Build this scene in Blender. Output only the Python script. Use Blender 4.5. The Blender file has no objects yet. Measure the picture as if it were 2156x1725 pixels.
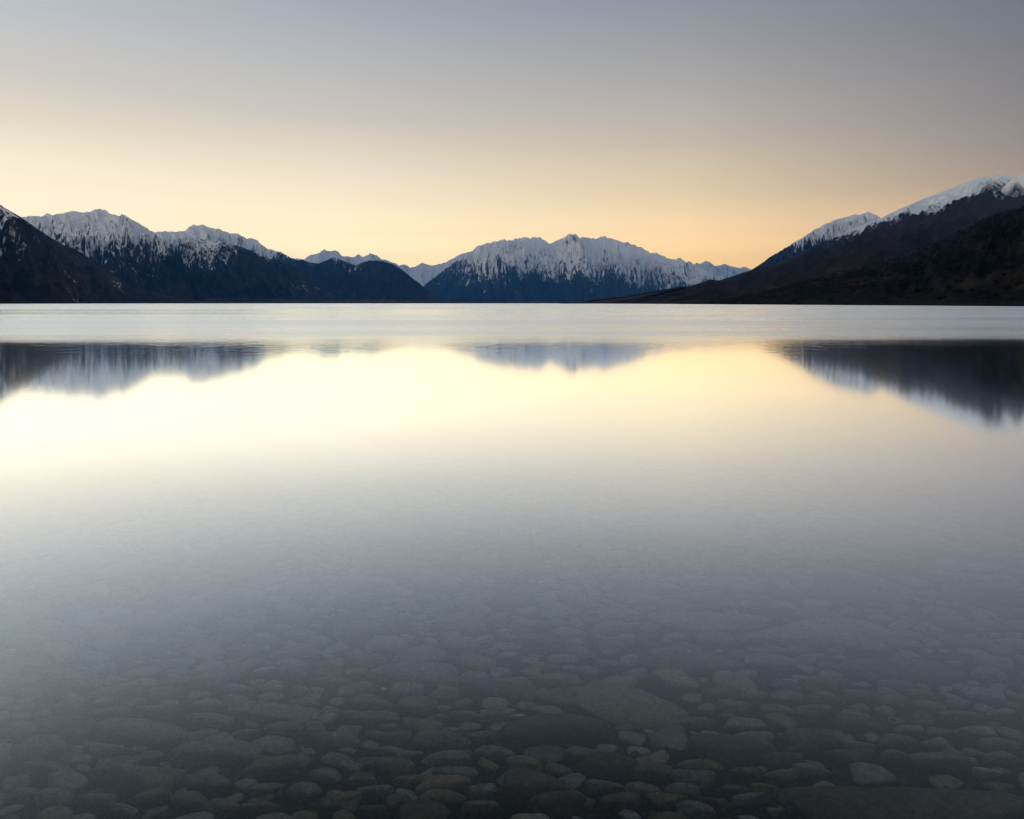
import bpy, bmesh, math, random
import numpy as np

# ------------------------------------------------------------------ camera, sky, sun, exposure
W, HOR, F, CH = 2156.0, 638.5, 1617.0, 1.6      # photo width (px of a 2156 wide view), horizon row, focal length in px, camera height (m)
CX = W / 2
S = bpy.context.scene
COL = S.collection
cam_d = bpy.data.cameras.new('camera')
cam = bpy.data.objects.new('camera', cam_d)
COL.objects.link(cam)
cam.location = (0, 0, CH)
cam.rotation_euler = (math.radians(90), 0, 0)
cam_d.sensor_fit = 'HORIZONTAL'
cam_d.sensor_width = 36.0
cam_d.lens = 36.0 * F / W
cam_d.shift_y = -(1725 / 2 - HOR) / W
cam_d.clip_start = 0.05
cam_d.clip_end = 300000
S.camera = cam

SUN_EL, SUN_AZ = 1.0, -85.0                      # degrees; azimuth from +Y towards +X


def lin(c):
    return tuple((v / 255 / 12.92) if v / 255 <= 0.04045 else ((v / 255 + 0.055) / 1.055) ** 2.4 for v in c)


class NT:
    """small helper for node trees"""
    def __init__(self, tree):
        self.t = tree
        self.n = tree.nodes
        self.l = tree.links

    def new(self, typ, **kw):
        n = self.n.new(typ)
        for k, v in kw.items():
            setattr(n, k, v)
        return n

    def put(self, sock, v):
        if isinstance(v, bpy.types.NodeSocket):
            self.l.new(v, sock)
        else:
            sock.default_value = v

    def math(self, op, a, b=0.0, c=0.0, clamp=False):
        n = self.new('ShaderNodeMath', operation=op, use_clamp=clamp)
        self.put(n.inputs[0], a)
        self.put(n.inputs[1], b)
        self.put(n.inputs[2], c)
        return n.outputs[0]

    def step(self, v, a, b, lo=0.0, hi=1.0, smooth=True):
        n = self.new('ShaderNodeMapRange', interpolation_type='SMOOTHSTEP' if smooth else 'LINEAR', clamp=True)
        self.put(n.inputs[0], v)
        self.put(n.inputs[1], a)
        self.put(n.inputs[2], b)
        self.put(n.inputs[3], lo)
        self.put(n.inputs[4], hi)
        return n.outputs[0]

    def mix(self, f, a, b):
        n = self.new('ShaderNodeMix', data_type='RGBA')
        self.put(n.inputs[0], f)
        for i, v in ((6, a), (7, b)):
            if not isinstance(v, bpy.types.NodeSocket) and len(v) == 3:
                v = (*v, 1)
            self.put(n.inputs[i], v)
        return n.outputs[2]

    def ramp(self, f, stops, interp='LINEAR'):
        n = self.new('ShaderNodeValToRGB')
        r = n.color_ramp
        r.interpolation = interp
        while len(r.elements) > 1:
            r.elements.remove(r.elements[-1])
        for i, (p, c) in enumerate(stops):
            e = r.elements[0] if i == 0 else r.elements.new(p)
            e.position = p
            e.color = (*c, 1) if len(c) == 3 else c
        self.put(n.inputs[0], f)
        return n.outputs[0]

    def noise(self, vec, scale, detail=3.0, rough=0.55, dist=0.0):
        n = self.new('ShaderNodeTexNoise')
        self.put(n.inputs['Vector'], vec)
        self.put(n.inputs['Scale'], scale)
        self.put(n.inputs['Detail'], detail)
        self.put(n.inputs['Roughness'], rough)
        self.put(n.inputs['Distortion'], dist)
        return n.outputs['Fac']

    def scalevec(self, vec, s):
        n = self.new('ShaderNodeVectorMath', operation='MULTIPLY')
        self.put(n.inputs[0], vec)
        n.inputs[1].default_value = s
        return n.outputs[0]


# dusk sky: a Nishita sky low on the horizon plus the afterglow, brightest to the left where the sun went down
world = bpy.data.worlds.new('World')
S.world = world
world.use_nodes = True
wt = NT(world.node_tree)
for n in list(wt.n):
    wt.n.remove(n)
tc = wt.new('ShaderNodeTexCoord')
sep = wt.new('ShaderNodeSeparateXYZ')
wt.l.new(tc.outputs['Generated'], sep.inputs[0])
az = wt.math('MULTIPLY', wt.math('ARCTAN2', sep.outputs[0], sep.outputs[1]), 180 / math.pi)
zz = sep.outputs[2]


def row_z(px, py):
    dx, dz = (px - CX) / F, (HOR - py) / F
    return dz / math.sqrt(1 + dx * dx + dz * dz)


def station(px, rows, ext):
    st = [(0.0, lin(ext[0]))] + [(row_z(px, y), lin(c)) for y, c in rows] + [(z, lin(c)) for z, c in ext[1:]]
    st.sort(key=lambda s: s[0])
    return st


SKY = [
    (-180, [(0.0, lin((196, 182, 184))), (0.15, lin((202, 196, 200))), (0.4, lin((188, 198, 208))), (1.0, lin((124, 137, 148)))]),
    (-80, [(0.0, (1.7, 1.30, 0.85)), (0.15, (1.35, 1.15, 0.9)), (0.35, (0.75, 0.76, 0.76)), (0.6, lin((150, 160, 170))), (1.0, lin((124, 137, 148)))]),
    (-33.7, station(0, [(430, (255, 242, 218)), (340, (248, 236, 214)), (250, (226, 216, 200)), (150, (205, 201, 197)), (0, (186, 190, 197))],
                    [(255, 236, 200), (0.45, (160, 171, 178)), (0.6, (140, 150, 163)), (1.0, (124, 137, 148))])),
    (-12.5, station(720, [(540, (255, 240, 207)), (450, (253, 238, 209)), (350, (232, 219, 202)), (250, (201, 196, 189)), (150, (185, 185, 187)), (0, (160, 167, 181))],
                    [(255, 236, 196), (0.50, (136, 147, 156)), (0.65, (122, 136, 147)), (1.0, (124, 137, 148))])),
    (12.6, station(1440, [(560, (255, 214, 166)), (500, (253, 218, 176)), (440, (236, 211, 178)), (400, (222, 202, 175)), (300, (194, 184, 173)), (200, (174, 171, 171)), (100, (157, 158, 163)), (0, (140, 146, 162))],
                   [(255, 212, 160), (0.50, (117, 128, 137)), (0.65, (114, 127, 138)), (1.0, (124, 137, 148))])),
    (33.7, station(2156, [(440, (190, 166, 148)), (370, (162, 147, 143)), (300, (146, 139, 142)), (200, (133, 131, 139)), (100, (123, 124, 134)), (0, (112, 118, 132))],
                   [(225, 180, 150), (0.45, (102, 112, 121)), (0.65, (104, 117, 128)), (1.0, (124, 137, 148))])),
    (85, [(0.0, lin((200, 170, 160))), (0.15, lin((160, 148, 156))), (0.4, lin((130, 138, 156))), (1.0, lin((124, 137, 148)))]),
    (180, [(0.0, lin((196, 182, 184))), (0.15, lin((202, 196, 200))), (0.4, lin((188, 198, 208))), (1.0, lin((124, 137, 148)))]),
]
HAZE_D, HAZE_TOP, HAZE_C = 3.2e-5, 2500.0, (0.10, 0.40, 1.0)


def behind_haze(z, c):
    """colour the sky needs so that it still shows as c through the air of the haze box"""
    T = math.exp(-HAZE_D * min(40000.0, HAZE_TOP / max(z, 1e-3)))
    return tuple(max(0.0, (v - 0.30 * h * (1 - T)) / T) / 2 for v, h in zip(c, HAZE_C))


def finer(st):
    zs = sorted(set([p for p, c in st] + [0.03, 0.06, 0.09, 0.13]))
    pz = [p for p, c in st]
    return [(z, tuple(float(np.interp(z, pz, [c[k] for p, c in st])) for k in range(3))) for z in zs]


glow = None
for i, (a, st) in enumerate(SKY):
    r = wt.ramp(zz, [(z, behind_haze(z, c)) for z, c in finer(st)])
    glow = r if glow is None else wt.mix(wt.step(az, SKY[i - 1][0], a, smooth=False), glow, r)
sky = wt.new('ShaderNodeTexSky', sky_type='NISHITA', sun_disc=False)
sky.sun_elevation = math.radians(SUN_EL)
sky.sun_rotation = math.radians(SUN_AZ)
sky.altitude = 600
bg1 = wt.new('ShaderNodeBackground')
wt.l.new(sky.outputs[0], bg1.inputs[0])
bg1.inputs[1].default_value = 0.02
bg2 = wt.new('ShaderNodeBackground')
wt.l.new(glow, bg2.inputs[0])
bg2.inputs[1].default_value = 2.0
addb = wt.new('ShaderNodeAddShader')
wt.l.new(bg1.outputs[0], addb.inputs[0])
wt.l.new(bg2.outputs[0], addb.inputs[1])
wo = wt.new('ShaderNodeOutputWorld')
wt.l.new(addb.outputs[0], wo.inputs[0])

sun_d = bpy.data.lights.new('sun', 'SUN')
sun_d.energy = 3.0
sun_d.angle = math.radians(0.5)
sun_d.color = (1.0, 0.40, 0.30)
sun = bpy.data.objects.new('sun', sun_d)
COL.objects.link(sun)
sun.location = (-50, 60, 40)
sun.rotation_euler = (math.radians(90 - SUN_EL), 0, math.radians(180 - SUN_AZ))

S.view_settings.view_transform = 'Standard'
S.view_settings.look = 'None'
S.view_settings.exposure = 0.0
S.view_settings.gamma = 1.0
S.render.engine = 'CYCLES'
S.cycles.max_bounces = 8
S.cycles.transmission_bounces = 6
S.cycles.transparent_max_bounces = 8
S.cycles.volume_bounces = 0
S.cycles.use_denoising = True
S.cycles.blur_glossy = 0.0

# ------------------------------------------------------------------ helpers
RNG = np.random.default_rng(7)
rnd = random.Random(11)
_perm = np.concatenate([np.random.default_rng(3).permutation(256)] * 3)
_ang = np.random.default_rng(4).uniform(0, 2 * np.pi, 256)
_gx, _gy = np.cos(_ang), np.sin(_ang)


def perlin(x, y, seed=0):
    x = np.asarray(x, float) + seed * 17.13
    y = np.asarray(y, float) - seed * 9.71
    xi, yi = np.floor(x).astype(int), np.floor(y).astype(int)
    xf, yf = x - xi, y - yi
    u, v = xf * xf * xf * (xf * (xf * 6 - 15) + 10), yf * yf * yf * (yf * (yf * 6 - 15) + 10)

    def g(i, j, dx, dy):
        h = _perm[_perm[i & 255] + (j & 255)]
        return _gx[h] * dx + _gy[h] * dy
    a, b = g(xi, yi, xf, yf), g(xi + 1, yi, xf - 1, yf)
    c, d = g(xi, yi + 1, xf, yf - 1), g(xi + 1, yi + 1, xf - 1, yf - 1)
    return (a + u * (b - a) + v * ((c + u * (d - c)) - (a + u * (b - a)))) * 1.5


def fbm(x, y, octv=4, seed=0, gain=0.5, lac=2.03):
    s, a, t = 0, 1.0, 0.0
    for o in range(octv):
        s = s + a * perlin(x, y, seed + o)
        t += a
        a *= gain
        x, y = x * lac, y * lac
    return s / t


def ridged(x, y, octv=4, seed=0, gain=0.5, lac=2.07):
    """-1 in gullies .. +1 on sharp ridges"""
    s, a, t, w = 0, 1.0, 0.0, 1.0
    for o in range(octv):
        n = 1 - np.abs(perlin(x, y, seed + o)) * 1.6
        s = s + a * w * n
        t += a
        w = np.clip(n, 0.25, 1)
        a *= gain
        x, y = x * lac, y * lac
    return s / t * 1.7 - 0.75


def unit(a):
    lo, md, hi = np.percentile(a, (8, 50, 92))
    return np.clip((a - md) / (hi - lo) * 2, -2, 2)


def tag(o, label=None, cat=None, group=None, kind=None):
    for k, v in (('label', label), ('category', cat), ('group', group), ('kind', kind)):
        if v:
            o[k] = v
    return o


def mesh_obj(name, verts, faces, mat, parent=None, smooth=True, attrs=None):
    """faces: int array (n,3) or (n,4)"""
    me = bpy.data.meshes.new(name)
    verts = np.asarray(verts, np.float32)
    faces = np.asarray(faces, np.int32)
    n, k = faces.shape
    me.vertices.add(len(verts))
    me.vertices.foreach_set('co', verts.ravel())
    me.loops.add(n * k)
    me.loops.foreach_set('vertex_index', faces.ravel())
    me.polygons.add(n)
    me.polygons.foreach_set('loop_start', np.arange(n, dtype=np.int32) * k)
    me.polygons.foreach_set('use_smooth', np.full(n, smooth, bool))
    me.update(calc_edges=True)
    for an, av in (attrs or {}).items():
        at = me.attributes.new(an, 'FLOAT', 'POINT')
        at.data.foreach_set('value', np.asarray(av, np.float32).ravel())
    if mat:
        me.materials.append(mat)
    o = bpy.data.objects.new(name, me)
    COL.objects.link(o)
    if parent:
        o.parent = parent
    return o


def grid_faces(nr, nc):
    i = np.arange(nr - 1)[:, None] * nc + np.arange(nc - 1)[None, :]
    return np.stack([i, i + 1, i + 1 + nc, i + nc], -1).reshape(-1, 4)


def material(name):
    m = bpy.data.materials.new(name)
    m.use_nodes = True
    t = NT(m.node_tree)
    for n in list(t.n):
        t.n.remove(n)
    out = t.new('ShaderNodeOutputMaterial')
    return m, t, out


def ico(sub):
    bm = bmesh.new()
    bmesh.ops.create_icosphere(bm, subdivisions=sub, radius=1.0)
    v = np.array([p.co[:] for p in bm.verts])
    f = np.array([[q.index for q in p.verts] for p in bm.faces])
    bm.free()
    return v / np.linalg.norm(v, axis=1)[:, None], f


# ------------------------------------------------------------------ mountains and hills
def mountain_material(name, dark, brown, snow_c=(0.86, 0.87, 0.89), nscale=0.02, snow_noise=0.5, patch=(1, 1, 1), patch_amt=0.5):
    m, t, out = material(name)
    geo = t.new('ShaderNodeNewGeometry')
    a1 = t.new('ShaderNodeAttribute', attribute_name='snow')
    a2 = t.new('ShaderNodeAttribute', attribute_name='tone')
    pos = geo.outputs['Position']
    n1 = t.noise(pos, nscale, 6, 0.68)
    n2 = t.noise(t.scalevec(pos, patch), nscale * 0.35, 5, 0.62, 0.3)
    sn = t.math('ADD', a1.outputs['Fac'], t.math('MULTIPLY', t.math('SUBTRACT', n1, 0.5), snow_noise * 3))
    sf = t.step(sn, 0.20, 0.80)
    tone = t.math('ADD', a2.outputs['Fac'], t.math('MULTIPLY', t.math('SUBTRACT', n2, 0.5), patch_amt * 4))
    tone = t.step(tone, 0.1, 0.9, smooth=False)
    g = t.mix(tone, dark, brown)
    g = t.mix(t.step(n1, 0.3, 0.75), t.scalevec(g, (0.72, 0.72, 0.75)), t.scalevec(g, (1.25, 1.22, 1.15)))
    c = t.mix(sf, g, snow_c)
    b = t.new('ShaderNodeBsdfPrincipled')
    t.put(b.inputs['Base Color'], c)
    bmp = t.new('ShaderNodeBump')
    bmp.inputs['Strength'].default_value = 0.6
    bmp.inputs['Distance'].default_value = 0.35 / nscale
    t.put(bmp.inputs['Height'], n1)
    t.l.new(bmp.outputs[0], b.inputs['Normal'])
    b.inputs['Roughness'].default_value = 0.9
    b.inputs['Specular IOR Level'].default_value = 0.05
    t.l.new(b.outputs[0], out.inputs[0])
    return m


def pinterp(px, pts):
    p = np.array(sorted(pts), float)
    return np.interp(px, p[:, 0], p[:, 1])


def px_xy(px, D):
    return (px - CX) / F * D, D


def blur(a, k=1):
    for _ in range(k):
        p = np.pad(a, 1, mode='edge')
        a = (p[:-2, 1:-1] + p[2:, 1:-1] + p[1:-1, :-2] + p[1:-1, 2:] + 2 * p[1:-1, 1:-1]) / 6
    return a


def erode(Z, dx, dy, drops, seed, strength=0.35, steps=70):
    """rain running down the slope: cuts gullies, drops scree; returns the new heights and where the water ran"""
    q = np.random.default_rng(seed)
    H = Z.copy()
    nr, nc = H.shape
    run = np.zeros_like(H)
    cell = min(dx, dy) * 1.0
    batch = 5000
    for _ in range(max(1, drops // batch)):
        r = q.uniform(nr * 0.25, nr - 2, batch)
        c = q.uniform(1, nc - 3, batch)
        dr, dc = np.zeros(batch), np.zeros(batch)
        sed, vel = np.zeros(batch), np.ones(batch)
        alive = np.ones(batch, bool)
        for st in range(steps):
            i, j = r.astype(int), c.astype(int)
            fr, fc = r - i, c - j
            h00, h01, h10, h11 = H[i, j], H[i, j + 1], H[i + 1, j], H[i + 1, j + 1]
            gr = ((h10 - h00) * (1 - fc) + (h11 - h01) * fc) / dy
            gc = ((h01 - h00) * (1 - fr) + (h11 - h10) * fr) / dx
            h = (h00 * (1 - fc) + h01 * fc) * (1 - fr) + (h10 * (1 - fc) + h11 * fc) * fr
            dr = dr * 0.25 - gr * 0.75
            dc = dc * 0.25 - gc * 0.75
            ln = np.hypot(dr, dc) + 1e-9
            dr, dc = dr / ln, dc / ln
            r2, c2 = r + dr * cell / dy, c + dc * cell / dx
            alive &= (r2 > 1) & (r2 < nr - 2) & (c2 > 1) & (c2 < nc - 3)
            if not alive.any():
                break
            r2, c2 = np.where(alive, r2, r), np.where(alive, c2, c)
            i2, j2 = r2.astype(int), c2.astype(int)
            f2, g2 = r2 - i2, c2 - j2
            hn = (H[i2, j2] * (1 - g2) + H[i2, j2 + 1] * g2) * (1 - f2) + (H[i2 + 1, j2] * (1 - g2) + H[i2 + 1, j2 + 1] * g2) * f2
            dh = hn - h
            cap = np.clip(-dh, 0, cell) * vel * 0.9
            ero = np.where(dh > 0, -np.minimum(dh, sed), np.where(sed > cap, -(sed - cap) * 0.25, np.minimum((cap - sed) * strength, np.maximum(-dh, 0))))
            ero = np.where(alive, ero, 0)
            sed = sed + ero
            for di, dj, w in ((0, 0, (1 - fr) * (1 - fc)), (0, 1, (1 - fr) * fc), (1, 0, fr * (1 - fc)), (1, 1, fr * fc)):
                np.subtract.at(H, (i + di, j + dj), ero * w)
            np.add.at(run, (i, j), alive * 1.0)
            vel = np.sqrt(np.clip(vel * vel * 0.93 - dh / cell * 0.6, 0.05, 9))
            r, c = r2, c2
    return H, run


def build_range(name, label, mat, sky, dist, cols, rows, seed, base=None, shear=0.0, depth=12.0, zb=-6.0, prof=1.25, amp=0.10, L=900.0,
                stretch=2.6, octv=5, warp=0.5, jag=1.2, jagL=10.0, rockL=0.09, snow=None, snow_band=90.0, snow_gully=70.0, rock=0.25, tone_s=1.0, tone_b=0.45,
                back=0.8, backdrop=1.2, crest=0.15, drops=40000, flow_snow=0.20, steep=0.5):
    p = np.array(sky, float)
    px = np.linspace(p[0, 0], p[-1, 0], cols)
    py = np.interp(px, p[:, 0], p[:, 1])
    hh = HOR - py
    py = py - jag * fbm(px / jagL, px * 0 + seed, 4, seed, 0.6) * np.clip(hh / 25, 0, 1)
    hh = HOR - py
    D = pinterp(px, dist)
    RX, RY = px_xy(px, D)
    RH = CH + hh / F * D
    if base is None:
        bpx = px + shear * hh
        BY = D - np.maximum(depth * hh * D / 8000.0, 60.0)
        BX, BY = px_xy(bpx, BY)
    else:
        b = np.array(base, float)
        BX, BY = np.interp(px, b[:, 0], b[:, 1]), np.interp(px, b[:, 0], b[:, 2])
    nb = max(6, rows // 6)
    t = np.concatenate([np.linspace(0, 1, rows), 1 + np.linspace(0, back, nb + 1)[1:]])
    T, U = np.meshgrid(t, np.concatenate([[0], np.cumsum(np.hypot(np.diff(RX), np.diff(RY)))]), indexing='ij')
    X = BX + (RX - BX) * T
    Y = BY + (RY - BY) * T
    ln = np.hypot(RX - BX, RY - BY)
    V = T * ln
    tf = np.clip(T, 0, 1)
    front = tf ** prof
    Z = zb + (RH - zb) * np.where(T <= 1, front, 1 - (T - 1) * backdrop)
    wx = fbm(U / (L * 1.7), V / (L * 1.7), 3, seed + 20) * warp
    n = unit(ridged(U / L + wx, V / (L * stretch) + wx * 0.3, octv, seed + 5, 0.52))
    nf = unit(ridged(U / (L * 0.26) + wx * 2.5, V / (L * 0.26 * stretch * 1.2) + wx, 4, seed + 9, 0.55))
    ns = unit(ridged(U / (L * 0.09) + wx * 5 + nf * .15, V / (L * 0.09 * 7) + wx, 3, seed + 13, 0.6))
    env = np.clip(4 * tf * (1 - tf), 0, 1) ** 0.7 * (T <= 1) + crest * np.exp(-((T - 1) / 0.1) ** 2) * 0 + 0.5 * np.clip(T - 1, 0, 1)
    relh = np.maximum(RH - zb, 0)[None, :]
    Z = Z + relh * amp * env * (0.75 * n + 0.40 * nf + 0.06 * ns) + relh * amp * crest * np.clip(tf * 3, 0, 1) * np.clip((1 - tf) * 8, 0, 1) * (nf + .4 * ns)
    flow = np.zeros_like(Z)
    if drops:
        Z0 = Z[:rows].copy()
        dx, dy = U[0, -1] / cols, float(np.mean(ln)) / rows
        Ze, run = erode(Z0, dx, dy, drops, seed)
        keep = np.clip((1 - t[:rows, None]) * 22, 0, 1) * np.clip(t[:rows, None] * 12, 0, 1)
        Z[:rows] = Z0 + blur(np.clip(Ze - Z0, -80, 0.006 * (Z0.max() - zb)), 2) * keep
        flow[:rows] = unit(np.log1p(blur(run, 1)))
    # no spur stands higher than the crest line behind it
    vpx = CX + F * X / np.maximum(Y, 50)
    lim = CH + (HOR - np.interp(vpx, px, py)) / F * Y
    ok = (Y > 300) & (vpx > px[0]) & (vpx < px[-1]) & (T < 0.999)
    Z = np.where(ok, np.minimum(Z, np.maximum(lim - 0.004 * (1 - tf) * Y, zb)), Z)
    gy, gx = np.gradient(blur(Z, 1))
    slope = np.hypot(gx * cols / U[0, -1], gy * rows / float(np.mean(ln)))
    steepness = np.clip(unit(slope) - 0.2, -0.6, 1.6)
    # snow lies above the snow line, longer in the gullies, off the steep rock
    if snow is None:
        SN = np.full_like(Z, -2.0)
    else:
        sl = pinterp(px, snow)[None, :] if isinstance(snow, list) else snow
        alt = (Z - sl) / snow_band
        rk = unit(ridged(U / (L * rockL) + wx * 4 + nf * .2, V / (L * rockL * 1.5), 4, seed + 31, 0.62))
        rk3 = unit(ridged(U / (L * rockL * .4), V / (L * rockL * .6) + wx, 3, seed + 33, 0.62))
        rk2 = unit(fbm(U / (L * .8), V / (L * .8), 3, seed + 41))
        SN = 0.5 + np.clip(alt, -3, 3) * 0.36 - (0.35 * n + 0.45 * nf) * snow_gully / snow_band * 0.40 + flow_snow * flow + 0.28 * rk2 - rock * (0.30 * rk3 + 0.26 * rk)
        SN = np.clip(SN, -1, 1.0)
        SN = SN - rock * 1.5 * np.clip(0.45 * rk + 0.45 * rk3 + 0.35 * rk2 + steep * steepness - 0.4 * flow - 0.30, 0, 1.1) * np.clip(1.2 - 0.16 * alt, 0.6, 1.1)
    if snow is not None:
        SN = np.maximum(SN, 0.40 * np.clip(alt - 0.35, 0, 1))      # rock above the snow line is dusted too
    TN = tone_b + tone_s * (0.5 * fbm(U / (L * 0.35) + wx * 2, V / (L * 2.4), 4, seed + 51, 0.6) + 0.35 * fbm(U / (L * 1.5), V / (L * 1.1), 3, seed + 61))
    TN = TN + 0.22 * tone_s * flow
    o = mesh_obj(name, np.stack([X, Y, Z], -1).reshape(-1, 3), grid_faces(len(t), cols), mat, attrs={'snow': SN, 'tone': TN})
    tag(o, label, 'mountain' if 'mountain' in name else 'hill', kind='structure')
    o.data['nrc'] = (len(t), cols)
    return o


def height_lookup(o, tmin=0.0, tmax=1.0):
    """numpy copy of a range's vertices as a grid"""
    nr, nc = o.data['nrc']
    v = np.empty(nr * nc * 3, np.float32)
    o.data.vertices.foreach_get('co', v)
    return v.reshape(nr, nc, 3)


MB = dict(dark=(0.014, 0.017, 0.020), brown=(0.042, 0.034, 0.030))
m_near = mountain_material('tussock_hill', (0.002, 0.0035, 0.0055), (0.036, 0.026, 0.020), nscale=0.03, snow_noise=0.45)
m_left = mountain_material('left_mountain_rock_and_snow', (0.002, 0.0045, 0.009), (0.034, 0.029, 0.028), nscale=0.018, snow_noise=0.55)
m_mid = mountain_material('far_mountain_rock_and_snow', (0.003, 0.006, 0.011), (0.038, 0.030, 0.029), nscale=0.010, snow_noise=0.50)
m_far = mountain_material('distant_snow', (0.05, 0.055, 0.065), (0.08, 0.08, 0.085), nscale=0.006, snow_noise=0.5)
m_right = mountain_material('right_mountain_tussock_and_snow', (0.005, 0.0045, 0.0055), (0.046, 0.029, 0.023), nscale=0.02, snow_noise=0.30, patch=(1.0, 0.35, 2.5), patch_amt=0.35)
m_scrub = mountain_material('scrub_hill', (0.0015, 0.0018, 0.0022), (0.030, 0.020, 0.013), nscale=0.045, snow_noise=0.1, patch=(0.8, 0.30, 3.0), patch_amt=0.9)

R1 = build_range('near_left_mountain', 'dark brown hillside with a little snow at its top, at the left edge of the lake', m_near,
                 [(-1600, 60), (-1000, 200), (-500, 300), (-200, 372), (-60, 412), (0, 431), (10, 437.5), (25, 446), (45, 458), (65, 472.5), (85, 486), (107, 500), (125, 512), (140, 519),
                  (160, 525), (190, 545), (225, 569), (262, 593), (300, 610), (350, 622), (400, 632), (460, 638)],
                 [(-1600, 2300), (-500, 3900), (0, 4500), (460, 5600)], 620, 170, 1, shear=0.85, depth=16, prof=1.15, amp=0.10, L=620, jag=1.5,
                 snow=[(-1600, 480), (-100, 440), (0, 440), (45, 520), (60, 560), (140, 620), (460, 900)], snow_band=100, snow_gully=80, rock=0.8, tone_b=0.42, tone_s=1.5)
R2 = build_range('left_snowy_mountain', 'broad snow-topped mountain with a small rocky peak and dark streaked flanks, on the left', m_left,
                 [(-1300, 200), (-900, 310), (-400, 430), (-160, 470), (-60, 466), (46, 458), (72, 455), (87, 455.5), (99, 449), (112, 453), (120, 450), (129, 451), (150, 444), (175, 447), (190, 447.5), (200, 441), (210, 439), (216, 443), (221, 441),  # first points carry the ridge out of view, added to block the sun
                  (232, 449), (244, 452), (250, 454), (260, 452), (275, 460), (290, 469.5), (300, 476), (315, 484), (325, 490), (340, 502), (350, 506), (390, 501), (425, 504), (450, 509), (472, 510),
                  (490, 516), (515, 522), (540, 533), (569, 545), (594, 551), (616, 559), (629, 567), (649, 592), (686, 613), (724, 626), (780, 637)],
                 [(-1300, 4800), (-700, 6200), (-160, 8000), (210, 8200), (350, 8000), (400, 7600), (780, 8200)], 1300, 230, 2, drops=20000, steep=0.35, flow_snow=0.08, shear=0.95, depth=13, prof=1.12, amp=0.15, L=800, jag=4.0,
                 snow=[(-160, 500), (100, 500), (200, 490), (300, 540), (380, 560), (470, 580), (520, 640), (560, 640), (600, 800)], snow_band=110, snow_gully=60, rock=0.75, rockL=0.07, tone_b=0.34, tone_s=1.5)
R3 = build_range('pointed_snow_mountain', 'pale snow mountain with a twin-pointed top showing behind the streaked shoulder on the left', m_left,
                 [(250, 500), (325, 489), (345, 486.5), (360, 489), (390, 486), (397, 479), (406, 472.5), (415, 476), (425, 472.5), (440, 479), (462, 483), (482, 491), (500, 492.5), (520, 502.5),
                  (527, 501), (539, 504), (549, 514), (564, 524), (579, 527.5), (599, 535), (616, 545), (629, 548), (660, 570), (720, 620)],
                 [(250, 13000), (720, 13000)], 420, 110, 3, shear=0.3, depth=9, amp=0.2, L=1100, jag=3.2, snow=[(250, 500), (560, 650), (640, 820), (720, 900)], snow_band=140, snow_gully=90, rock=0.6)
R4 = build_range('dark_mountain', 'pair of low dark rounded mountains with faint snow streaks, left of the central massif', m_mid,
                 [(585, 570), (614, 556), (636, 546), (649, 552.5), (671, 555), (686, 549), (704, 541), (714, 545), (734, 554), (750, 559), (764, 552.5), (776, 549), (806, 550), (829, 557.5), (846, 567.5),
                  (864, 582.5), (886, 599), (904, 614), (924, 629), (940, 637.5)],
                 [(585, 11000), (704, 11500), (790, 10500), (940, 9800)], 400, 130, 4, shear=0.25, depth=17, prof=1.0, amp=0.16, L=900, jag=1.0,
                 snow=[(585, 760), (704, 650), (740, 700), (790, 620), (850, 700), (940, 900)], snow_band=90, snow_gully=75, rock=0.5, tone_b=0.36, tone_s=1.2)
R5 = build_range('jagged_snow_mountain', 'distant jagged all-white snow range behind the dark rounded mountains, plus an added unseen sun-blocking wall', m_far,
                 [(-2600, 288), (-1800, 350), (-1200, 418), (-800, 474), (-600, 492), (-400, 507), (-200, 536), (-100, 549), (0, 530), (200, 520), (300, 522), (560, 540), (640, 546), (654, 537.5), (671, 534), (678, 529), (683, 523.5), (689, 529), (698, 528), (710, 529), (720, 539), (740, 541), (745, 542.5), (755, 535), (763, 541), (774, 538),  # leftmost points: unseen wall added to keep the low sun off the ranges
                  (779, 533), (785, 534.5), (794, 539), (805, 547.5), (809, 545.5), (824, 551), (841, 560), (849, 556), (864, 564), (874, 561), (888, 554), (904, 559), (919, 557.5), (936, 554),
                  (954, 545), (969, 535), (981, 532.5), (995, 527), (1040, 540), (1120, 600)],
                 [(-2600, 9000), (-1200, 14000), (-400, 22000), (-200, 29000), (-100, 36000), (0, 35000), (300, 31000), (1120, 30000)], 1200, 110, 5, depth=7, amp=0.17, L=2200, jag=3.4, jagL=8, snow=200, snow_band=500, snow_gully=150, rock=0.7)
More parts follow.
